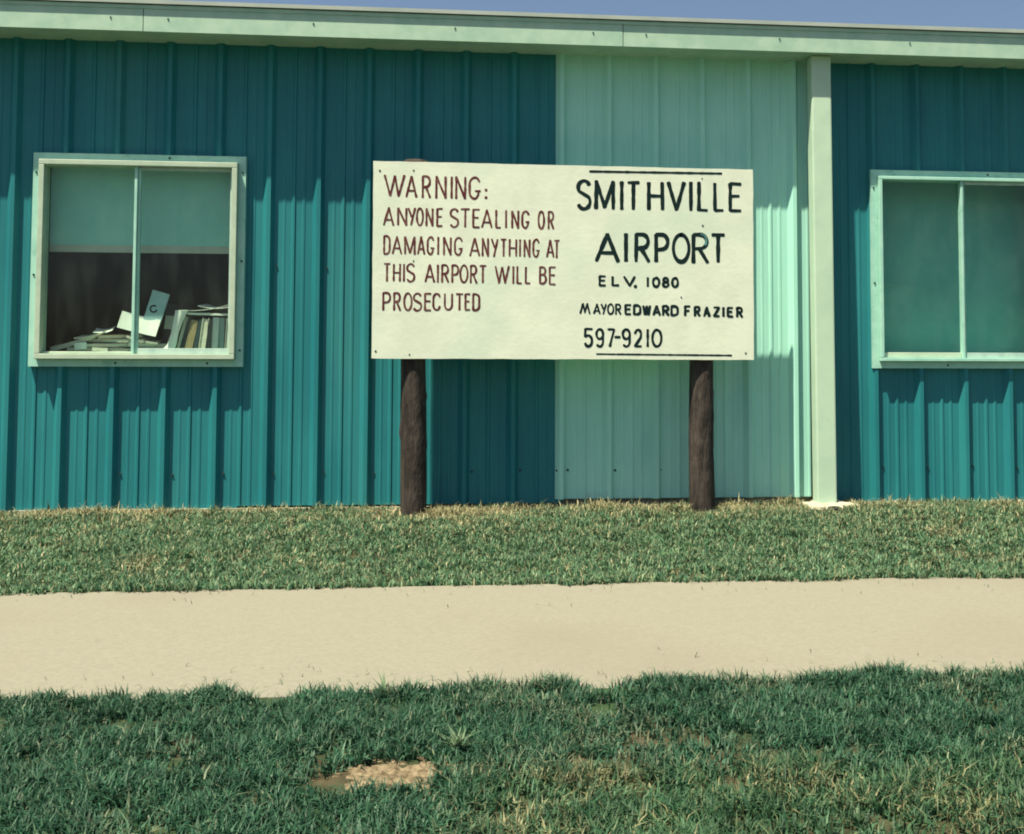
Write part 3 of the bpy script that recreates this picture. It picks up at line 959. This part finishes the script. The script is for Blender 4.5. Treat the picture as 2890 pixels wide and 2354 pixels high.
TEXT = [
    ('WARNING', 0.0143, 'b', [('W', -0.4614, -0.3248, 2.132, 1.985), ('A', -0.3249, -0.2488, 2.1257, 1.9803), ('R', -0.2229, -0.1626, 2.1277, 1.9789), ('N', -0.1372, -0.0655, 2.1263, 1.9775), ('I', -0.0423, -0.0264, 2.127, 1.9782), ('N', -0.0132, 0.058, 2.1276, 1.9767), ('G', 0.0719, 0.1551, 2.1256, 1.9754), (':', 0.1737, 0.1938, 2.0498, 1.9809)]) ,
    ('2', 0.0131, 'b', [('A', -0.4638, -0.3923, 1.9229, 1.8001), ('N', -0.3759, -0.3118, 1.9214, 1.8013), ('Y', -0.3112, -0.2572, 1.9207, 1.8021), ('O', -0.2582, -0.2071, 1.9216, 1.8004), ('N', -0.1975, -0.1463, 1.9202, 1.7995), ('E', -0.1302, -0.086, 1.9213, 1.7992), ('S', -0.0473, 0.0147, 1.9209, 1.793), ('T', 0.0197, 0.0859, 1.922, 1.794), ('E', 0.097, 0.1484, 1.9202, 1.7937), ('A', 0.1536, 0.2271, 1.9182, 1.7931), ('L', 0.2431, 0.2826, 1.9166, 1.7939), ('I', 0.3059, 0.3185, 1.9159, 1.7944), ('N', 0.3449, 0.3964, 1.9141, 1.7938), ('G', 0.409, 0.4666, 1.9133, 1.7936), ('O', 0.5131, 0.5616, 1.9138, 1.7901), ('R', 0.5781, 0.6219, 1.9131, 1.7898)]) ,
    ('3', 0.0125, 'b', [('D', -0.4608, -0.4138, 1.7431, 1.6172), ('A', -0.4063, -0.3418, 1.7403, 1.621), ('M', -0.33, -0.2584, 1.739, 1.6191), ('A', -0.2495, -0.1967, 1.7413, 1.6198), ('G', -0.1889, -0.136, 1.7392, 1.6176), ('I', -0.1222, -0.11, 1.7383, 1.6179), ('N', -0.0855, -0.0314, 1.7377, 1.6171), ('G', -0.0175, 0.0444, 1.7374, 1.6156), ('A', 0.0786, 0.1495, 1.734, 1.6121), ('N', 0.1577, 0.2049, 1.7339, 1.6098), ('Y', 0.2161, 0.2645, 1.7317, 1.6093), ('T', 0.2752, 0.3194, 1.7307, 1.6112), ('H', 0.3296, 0.384, 1.7302, 1.6119), ('I', 0.3966, 0.4073, 1.7293, 1.6122), ('N', 0.4236, 0.4691, 1.7297, 1.61), ('G', 0.4806, 0.5321, 1.7335, 1.6095), ('A', 0.5678, 0.6224, 1.7317, 1.6088), ('T', 0.616, 0.6586, 1.7293, 1.6062)]) ,
    ('4', 0.0125, 'b', [('T', -0.4601, -0.4103, 1.5662, 1.4469), ('H', -0.3986, -0.3477, 1.5639, 1.4476), ('I', -0.336, -0.3225, 1.5646, 1.446), ('S', -0.3167, -0.258, 1.5678, 1.4437), ('A', -0.2009, -0.1333, 1.5632, 1.4437), ('I', -0.1237, -0.1098, 1.5629, 1.4422), ('R', -0.096, -0.0449, 1.5632, 1.441), ('P', -0.0328, 0.0172, 1.5621, 1.4416), ('O', 0.0181, 0.0764, 1.5627, 1.4422), ('R', 0.0845, 0.1328, 1.5617, 1.4404), ('T', 0.1409, 0.1933, 1.5611, 1.4409), ('W', 0.2403, 0.3369, 1.5593, 1.4405), ('I', 0.3525, 0.368, 1.5576, 1.4396), ('L', 0.3794, 0.4188, 1.5579, 1.4401), ('L', 0.4333, 0.4727, 1.5555, 1.4406), ('B', 0.5245, 0.5747, 1.5565, 1.4398), ('E', 0.5864, 0.6349, 1.556, 1.4362)]) ,
    ('5', 0.0131, 'b', [('P', -0.4628, -0.4072, 1.3843, 1.2618), ('R', -0.3951, -0.3447, 1.3831, 1.2622), ('O', -0.3325, -0.2728, 1.3825, 1.2628), ('S', -0.2739, -0.2129, 1.3812, 1.2602), ('E', -0.2022, -0.1524, 1.3819, 1.2636), ('C', -0.1505, -0.0966, 1.3806, 1.2652), ('U', -0.0786, -0.0199, 1.38, 1.2675), ('T', -0.0078, 0.048, 1.3794, 1.268), ('E', 0.0514, 0.0924, 1.38, 1.2684), ('D', 0.1005, 0.1516, 1.3804, 1.2658)]) ,
    ('SM', 0.0233, 'k', [('S', 0.7605, 0.8638, 2.1232, 1.9166), ('M', 0.8795, 1.0132, 2.1208, 1.9206), ('I', 1.0451, 1.069, 2.1208, 1.9199), ('T', 1.0851, 1.1808, 2.1191, 1.9217), ('H', 1.2212, 1.3348, 2.1217, 1.9202), ('V', 1.3498, 1.4773, 2.1218, 1.921), ('I', 1.4983, 1.5225, 2.1246, 1.9209), ('L', 1.5517, 1.6317, 2.124, 1.9211), ('L', 1.6563, 1.7348, 2.1244, 1.9211), ('E', 1.7587, 1.8528, 2.1215, 1.9222)]) ,
    ('AIR', 0.0241, 'k', [('A', 0.8797, 1.0465, 1.7838, 1.5804), ('I', 1.0721, 1.0966, 1.7834, 1.581), ('R', 1.1383, 1.2458, 1.782, 1.5811), ('P', 1.2678, 1.37, 1.7823, 1.5826), ('O', 1.381, 1.5091, 1.7839, 1.5826), ('R', 1.5139, 1.6317, 1.7858, 1.5816), ('T', 1.6367, 1.7434, 1.7851, 1.5829)]) ,
    ('ELV', 0.0155, 'k', [('E', 0.9052, 0.9591, 1.5039, 1.4296), ('L', 0.9892, 1.0464, 1.5032, 1.4304), ('V', 1.0639, 1.1498, 1.5024, 1.4282)]) ,
    ('stop', 0.0155, 'k', [('.', 1.1339, 1.1577, 1.4423, 1.422)]) ,
    ('1080', 0.0194, 'k', [('I', 1.2177, 1.2351, 1.4993, 1.4243), ('0', 1.252, 1.3095, 1.498, 1.4234), ('8', 1.3176, 1.3695, 1.4971, 1.424), ('0', 1.3777, 1.4313, 1.4978, 1.423)]) ,
    ('MAYOR', 0.0117, 'k', [('m', 0.783, 0.8548, 1.3259, 1.2503), ('A', 0.8706, 0.9212, 1.3227, 1.2492), ('Y', 0.918, 0.9607, 1.323, 1.2471), ('O', 0.9607, 1.009, 1.3234, 1.2475), ('R', 1.013, 1.0558, 1.3222, 1.2478)]) ,
    ('EF', 0.0194, 'k', [('E', 1.0725, 1.1233, 1.3211, 1.2459), ('D', 1.1282, 1.1854, 1.3192, 1.2447), ('W', 1.1879, 1.2491, 1.3173, 1.2436), ('A', 1.2549, 1.313, 1.3162, 1.2417), ('R', 1.3172, 1.369, 1.3167, 1.2405), ('D', 1.3716, 1.4291, 1.3156, 1.2409), ('F', 1.4614, 1.5093, 1.3155, 1.239), ('R', 1.5257, 1.5736, 1.3128, 1.2371), ('A', 1.5861, 1.6381, 1.3109, 1.2359), ('Z', 1.6506, 1.7027, 1.3098, 1.2364), ('I', 1.7128, 1.7309, 1.3103, 1.2365), ('E', 1.7419, 1.7916, 1.3081, 1.2354), ('R', 1.8042, 1.854, 1.3086, 1.2318)]) ,
    ('tel', 0.0163, 'k', [('5', 0.8092, 0.8747, 1.1654, 1.039), ('9', 0.8841, 0.945, 1.1643, 1.0377), ('7', 0.9592, 1.0161, 1.1631, 1.038), ('-', 1.0161, 1.0422, 1.1156, 1.0969), ('9', 1.0542, 1.1175, 1.1637, 1.0384), ('2', 1.1336, 1.193, 1.1618, 1.0402), ('I', 1.2171, 1.2328, 1.1622, 1.0404), ('0', 1.2474, 1.3221, 1.1624, 1.0392)]) ,
    ('r1', 0.014, 'k', [('_', 0.8413, 1.7224, 2.1725, 2.1756)]) ,
    ('r2', 0.0101, 'k', [('_', 0.8882, 1.7804, 0.9976, 0.9911)]) ,
]
TLAB = {'stop': 'black full stop', 'WARNING': 'brown heading with a colon at upper left', '2': 'brown second line of the warning', '3': 'brown third line of the warning', '4': 'brown fourth line of the warning', '5': 'brown last line of the warning', 'SM': 'large black first word at upper right', 'AIR': 'large black second word on the right', 'ELV': 'small black widely spaced letters', '1080': 'small bold black number', 'MAYOR': 'thin black slanting word', 'EF': 'bold black name', 'tel': 'black telephone number', 'r1': 'black rule line along the top', 'r2': 'black rule line along the bottom'}
for (nm, wd, kcol, letters) in TEXT:
    text_line(wd * (1.10 if kcol == 'b' or nm == 'tel' else 0.98 if nm in ('EF', '1080') else 1.16), 'brown' if kcol == 'b' else 'dark', letters, label=TLAB[nm])
# the scuffed bowl of the R in AIRPORT
bm = bmesh.new()
stroke(bm, arc(1.577, 1.735, .034, .042, 95, -40, 10), 0.013, BY - 0.0022)
for f in bm.faces:
    f.normal_update()
    if f.normal.y > 0: f.normal_flip()
obj('scuff', bm, M['smear'], SG)
for x, z in ((-0.2745, 2.156), (-0.486, 2.15), (1.585, 2.140), (1.588, 1.832), (1.868, 1.006), (1.445, 1.365), (-0.50, 1.01), (-0.29, 0.99), (-0.27, 1.58)):
    bm = bmesh.new()
    disc(bm, x, BY - 0.0003, z, random.uniform(.0045, .0075), 0.002)
    obj('nail', bm, M['screw'], SG)

# ------------------------------------------------------------ grass
def mesh_blades(name, x, y, z, h, wd, az, lean, col, m, label, cat):
    """n bent blades (two quads' worth: a quad and a tip) as one mesh"""
    n_ = len(x)
    ca, sa = np.cos(az), np.sin(az)
    # width direction is perpendicular to the lean direction
    wx, wy = -sa * wd * 0.5, ca * wd * 0.5
    l1 = lean * h * 0.30
    l2 = lean * h
    z1 = z + h * 0.55
    z2 = z + h * np.sqrt(np.clip(1 - (lean * 0.75) ** 2, 0.15, 1))
    co = np.empty((n_, 5, 3))
    co[:, 0] = np.stack([x - wx, y - wy, z], -1)
    co[:, 1] = np.stack([x + wx, y + wy, z], -1)
    co[:, 2] = np.stack([x + ca * l1 + wx * .85, y + sa * l1 + wy * .85, z1], -1)
    co[:, 3] = np.stack([x + ca * l1 - wx * .85, y + sa * l1 - wy * .85, z1], -1)
    co[:, 4] = np.stack([x + ca * l2, y + sa * l2, z2], -1)
    me = bpy.data.meshes.new(name)
    me.vertices.add(n_ * 5)
    me.vertices.foreach_set('co', co.ravel())
    base = (np.arange(n_) * 5)[:, None]
    loops = (base + np.array([[0, 1, 2, 3, 3, 2, 4]])).ravel()
    me.loops.add(n_ * 7)
    me.loops.foreach_set('vertex_index', loops.astype(np.int32))
    me.polygons.add(n_ * 2)
    st = ((np.arange(n_) * 7)[:, None] + np.array([[0, 4]])).ravel()
    me.polygons.foreach_set('loop_start', st.astype(np.int32))
    me.update(calc_edges=True)
    at = me.attributes.new('Col', 'FLOAT_COLOR', 'POINT')
    c4 = np.ones((n_, 5, 4), np.float32)
    c4[:, :, :3] = col[:, None, :]
    at.data.foreach_set('color', c4.ravel())
    o = link(name, me, m)
    return tag(o, label, cat, kind='stuff')


GREENS = np.array([(0.030, 0.088, 0.048), (0.045, 0.112, 0.062), (0.066, 0.132, 0.080), (0.020, 0.066, 0.040)])
STRAW = np.array([(0.19, 0.19, 0.115), (0.25, 0.245, 0.16), (0.14, 0.145, 0.085)])


PALES = np.array([(0.125, 0.175, 0.105), (0.095, 0.155, 0.098)])


def colours(n_, dry, pale=0.12):
    gcol = GREENS[rng.integers(0, 4, n_)] * rng.uniform(0.7, 1.3, (n_, 1))
    pcol = PALES[rng.integers(0, 2, n_)] * rng.uniform(0.8, 1.25, (n_, 1))
    gcol = np.where((rng.random(n_) < pale)[:, None], pcol, gcol)
    scol = STRAW[rng.integers(0, 3, n_)] * rng.uniform(0.75, 1.2, (n_, 1))
    k = (rng.random(n_) < dry).astype(float)[:, None]
    return gcol * (1 - k) + scol * k


# back lawn, between the building and the sidewalk
n0 = 330000
x = rng.uniform(-4.6, 5.8, n0)
y = rng.uniform(-2.30, -0.012, n0)
edge = WALK_Y1 - 0.035 - 0.10 * (fbm(x, x * 0 + 3, 2.0) - 0.5) - 0.07 * (vnoise(x, x * 0, 8) - 0.5) - 0.04 * (vnoise(x, x * 0 + 2, 29) - 0.5)
clump = 0.5 * fbm(x, y, 7.0) + 0.5 * fbm(x + 3, y, 24.0)
keep = (y > edge) & (rng.random(n0) < 0.12 + 1.3 * smoothstep(0.34, 0.60, clump))
wallthin = smoothstep(0.0, 0.10, -y) * (1 - 0.85 * smoothstep(-0.16, 0.0, x) * smoothstep(2.45, 2.2, x) * smoothstep(0.13, 0.09, -y - 0.06 * (vnoise(x, x * 0, 5) - 0.5)))
keep &= rng.random(n0) < 0.05 + 0.95 * wallthin
keep &= ~((((x - 2.44) / 0.17) ** 2 + ((y + 0.2) / 0.15) ** 2) < 1)
keep &= ~((((x - 2.449) / 0.06) ** 2 + ((y + 0.37) / 0.06) ** 2) < 1)
for px in (-0.265, 1.6):
    keep &= ((x - px) / 0.105) ** 2 + ((y + 0.27) / 0.15) ** 2 > 1
x, y, clump = x[keep], y[keep], clump[keep]
n1 = len(x)
dry = 0.07 + 0.20 * smoothstep(1.6, 0.4, -y) * smoothstep(0.35, 0.6, fbm(x, y, 5.0)) + 0.60 * smoothstep(0.55, 0.05, -y) * smoothstep(0.30, 0.55, fbm(x, y, 2.2)) + 0.40 * smoothstep(0.60, 0.75, fbm(x + 9, y, 1.5)) * smoothstep(2.0, 1.5, -y)
dry += 0.5 * np.exp(-(((x + 0.2) / 0.55) ** 2 + ((y + 0.35) / 0.22) ** 2)) + 0.4 * np.exp(-(((x - 1.7) / 0.5) ** 2 + ((y + 0.35) / 0.2) ** 2))
h = rng.uniform(0.022, 0.052, n1) * (0.35 + 1.3 * clump)
for px, py in ((-0.44, -0.33), (-0.08, -0.36), (1.43, -0.30), (1.80, -0.2), (2.2, -0.16), (0.35, -0.16), (0.95, -0.15)):
    h = h * (1 + 0.75 * np.exp(-(((x - px) / 0.11) ** 2 + ((y - py) / 0.06) ** 2)))
h = h * np.where((y > -0.16) & (rng.random(n1) < 0.10), 1.7, 1.0)
mesh_blades('lawn_grass', x, y, np.where(y < WALK_Y1 + 0.01, WALK_Z - 0.003, gz(x, y) - 0.004), h, rng.uniform(0.004, 0.0095, n1), rng.uniform(0, 6.283, n1), rng.uniform(0.25, 1.25, n1),
            colours(n1, dry, 0.30) * np.array([1.30, 1.27, 1.15]) * (0.70 + 0.7 * fbm(x, y, 12.0))[:, None], M['grass'], 'mown green grass with straw patches between building and sidewalk', 'grass')

# front lawn, nearer than the sidewalk
n0 = 420000
x = rng.uniform(-3.0, 3.4, n0)
y = rng.uniform(-5.9, -3.70, n0)
edge = WALK_Y0 + 0.03 + 0.16 * (fbm(x, x * 0 + 8, 1.6) - 0.5) + 0.10 * (vnoise(x, x * 0, 7) - 0.5) + 0.05 * (vnoise(x, x * 0 + 4, 26) - 0.5) - 0.17 * np.exp(-((x + 0.56) / 0.07) ** 2)
clump = 0.5 * fbm(x, y, 8.0) + 0.5 * fbm(x + 7, y, 23.0)
keep = (y < edge) & (rng.random(n0) < 0.10 + 1.35 * smoothstep(0.34, 0.60, clump))
bare = np.exp(-(((x + 0.13) / 0.15) ** 2 + ((y + 4.60) / 0.11) ** 2)) + 0.8 * np.exp(-(((x + 0.30) / 0.08) ** 2 + ((y + 4.66) / 0.06) ** 2))
bare += 0.75 * np.exp(-(((x + 0.53) / 0.05) ** 2 + ((y + 4.06) / 0.06) ** 2))
keep &= rng.random(n0) > 1.25 * smoothstep(0.35, 0.75, bare + 0.8 * (fbm(x, y, 20) - 0.5))
gold = smoothstep(4.60, 4.72, -y + 0.30 * (fbm(x, y, 4) - 0.5)) * smoothstep(-0.1, 0.15, x)
x, y, clump, gold = x[keep], y[keep], clump[keep], gold[keep]
n1 = len(x)
dry = 0.03 + 0.32 * gold * smoothstep(0.48, 0.64, fbm(x, y, 7)) + 0.3 * smoothstep(0.64, 0.76, fbm(x + 4, y, 3.1))
broad = rng.random(n1) < 0.25
h = rng.uniform(0.022, 0.054, n1) * (0.30 + 1.45 * clump)
ph_ = rng.random(n1)
h = np.where(ph_ > 0.992, h * 1.5, h)
h = np.where(broad, h * 0.8, h)
wb = rng.uniform(0.0024, 0.0054, n1) * np.where(broad, 2.0, 1.0)
cl = colours(n1, dry, 0.10) * np.array([0.58, 0.76, 0.74])
cl *= (0.62 + 0.85 * fbm(x, y, 13.0))[:, None]
cl[:, 0] *= 1 + 0.45 * gold
cl[:, 1] *= 1 + 0.15 * gold
mesh_blades('lawn_grass', x, y, np.where(y > WALK_Y0 - 0.02, WALK_Z - 0.003, gz(x, y) - 0.004), h, wb, rng.uniform(0, 6.283, n1), rng.uniform(0.25, 1.2, n1),
            cl, M['grass'], 'longer dark green grass in front of the sidewalk nearest the viewer', 'grass')

# outer lawns seen only from the side: coarser
n0 = 60000
x = np.concatenate([rng.uniform(-12, -4.6, n0 // 2), rng.uniform(5.8, 13, n0 // 2)])
y = rng.uniform(-2.15, -0.012, n0)
mesh_blades('lawn_grass', x, y, gz(x, y) - 0.004, rng.uniform(0.03, 0.06, n0), rng.uniform(0.008, 0.014, n0), rng.uniform(0, 6.283, n0),
            rng.uniform(0.2, 1.0, n0), colours(n0, np.full(n0, 0.15)), M['grass'], 'grass strip along the building beyond both ends of the view', 'grass')

n0 = 420
x = rng.uniform(-4, 5, n0)
side_ = rng.random(n0) < 0.5
off = rng.exponential(0.10, n0)
y = np.where(side_, WALK_Y1 - 0.03 - off, WALK_Y0 + 0.10 + off)
ok = (y < WALK_Y1) & (y > WALK_Y0)
x, y = x[ok], y[ok]
n1 = len(x)
mesh_blades('grass_clippings', x, y, np.full(n1, WALK_Z + 0.001), rng.uniform(0.012, 0.03, n1), rng.uniform(0.002, 0.004, n1), rng.uniform(0, 6.283, n1),
            rng.uniform(1.15, 1.35, n1), colours(n1, np.full(n1, 0.7)), M['grass'], 'loose dry clippings scattered along both edges of the sidewalk', 'clippings')

# bare dirt clods in the front lawn
bm = bmesh.new()
nx_, ny_ = 110, 80
G = []
for i in range(nx_ + 1):
    r_ = []
    for j in range(ny_ + 1):
        x_ = -0.48 + 0.62 * i / nx_
        y_ = -4.84 + 0.44 * j / ny_
        b_ = math.exp(-(((x_ + 0.11) / 0.17) ** 2 + ((y_ + 4.62) / 0.13) ** 2))
        k_ = b_ + 0.9 * (float(fbm(x_, y_, 15)) - 0.5) + 0.35 * (float(vnoise(x_, y_, 48)) - 0.5)
        z_ = float(gz(x_, y_)) - 0.001 + max(-0.02, min(0.007, 0.022 * (k_ - 0.42))) + 0.012 * (float(vnoise(x_, y_, 62)) - .5) * min(1.0, b_ * 1.5)
        r_.append(bm.verts.new((x_, y_, z_)))
    G.append(r_)
for i in range(nx_):
    for j in range(ny_):
        bm.faces.new((G[i][j], G[i + 1][j], G[i + 1][j + 1], G[i][j + 1]))
tag(own(obj('bare_dirt', bm, M['dirt'], None, True)), 'pale crumbly bare dirt patch in the nearest grass', 'dirt', kind='structure')


# individual weeds
def weed(x0, y0, n_, hmin, hmax, wd, spread, c1, label, name='weed'):
    bm = bmesh.new()
    lay = bm.verts.layers.float_color.new('Col')
    zb = float(gz(x0, y0)) - 0.005
    for k in range(n_):
        a = random.uniform(0, 6.283)
        hh = random.uniform(hmin, hmax)
        le = random.uniform(0.15, spread)
        tint = random.uniform(.75, 1.25)
        c_ = (c1[0] * tint, c1[1] * tint, c1[2] * tint, 1)
        bx_, by_ = x0 + random.uniform(-.012, .012), y0 + random.uniform(-.012, .012)
        prev = None
        for i in range(6):
            t = i / 5
            wv = wd * (0.35 + 1.3 * t * (1 - t) * 2) * (1 - t ** 4)
            px, py, pz = bx_ + math.cos(a) * le * hh * t ** 1.5, by_ + math.sin(a) * le * hh * t ** 1.5, zb + hh * (t - 0.3 * le * t * t)
            va = bm.verts.new((px - math.sin(a) * wv / 2, py + math.cos(a) * wv / 2, pz))
            vb = bm.verts.new((px + math.sin(a) * wv / 2, py - math.cos(a) * wv / 2, pz))
            va[lay] = c_
            vb[lay] = c_
            if prev:
                bm.faces.new((prev[0], prev[1], vb, va))
            prev = (va, vb)
    return tag(own(obj(name, bm, M['weed'])), label, 'weed')


weed(0.012, -4.44, 60, 0.03, 0.085, 0.006, 1.3, (0.115, 0.180, 0.100), 'pale green broad-bladed weed tuft above the bare dirt patch')
weed(2.915, -0.13, 3, 0.06, 0.10, 0.014, 0.7, (0.35, 0.42, 0.30), 'single pale leaf sprouting at the wall beneath the curtained window')
weed(1.87, -0.10, 7, 0.05, 0.11, 0.014, 0.7, (0.16, 0.26, 0.17), 'grey green weed growing at the wall right of the right pole')
weed(-0.385, -0.34, 9, 0.05, 0.085, 0.007, 1.0, (0.34, 0.30, 0.18), 'straw coloured dry tuft at the foot of the left pole')
weed(-0.13, -0.36, 9, 0.05, 0.08, 0.007, 1.1, (0.36, 0.31, 0.19), 'bleached dry tuft right beside the left pole')
weed(-0.20, -3.93, 12, 0.06, 0.10, 0.006, 1.0, (0.09, 0.16, 0.08), 'taller grass tuft leaning over the near sidewalk edge')
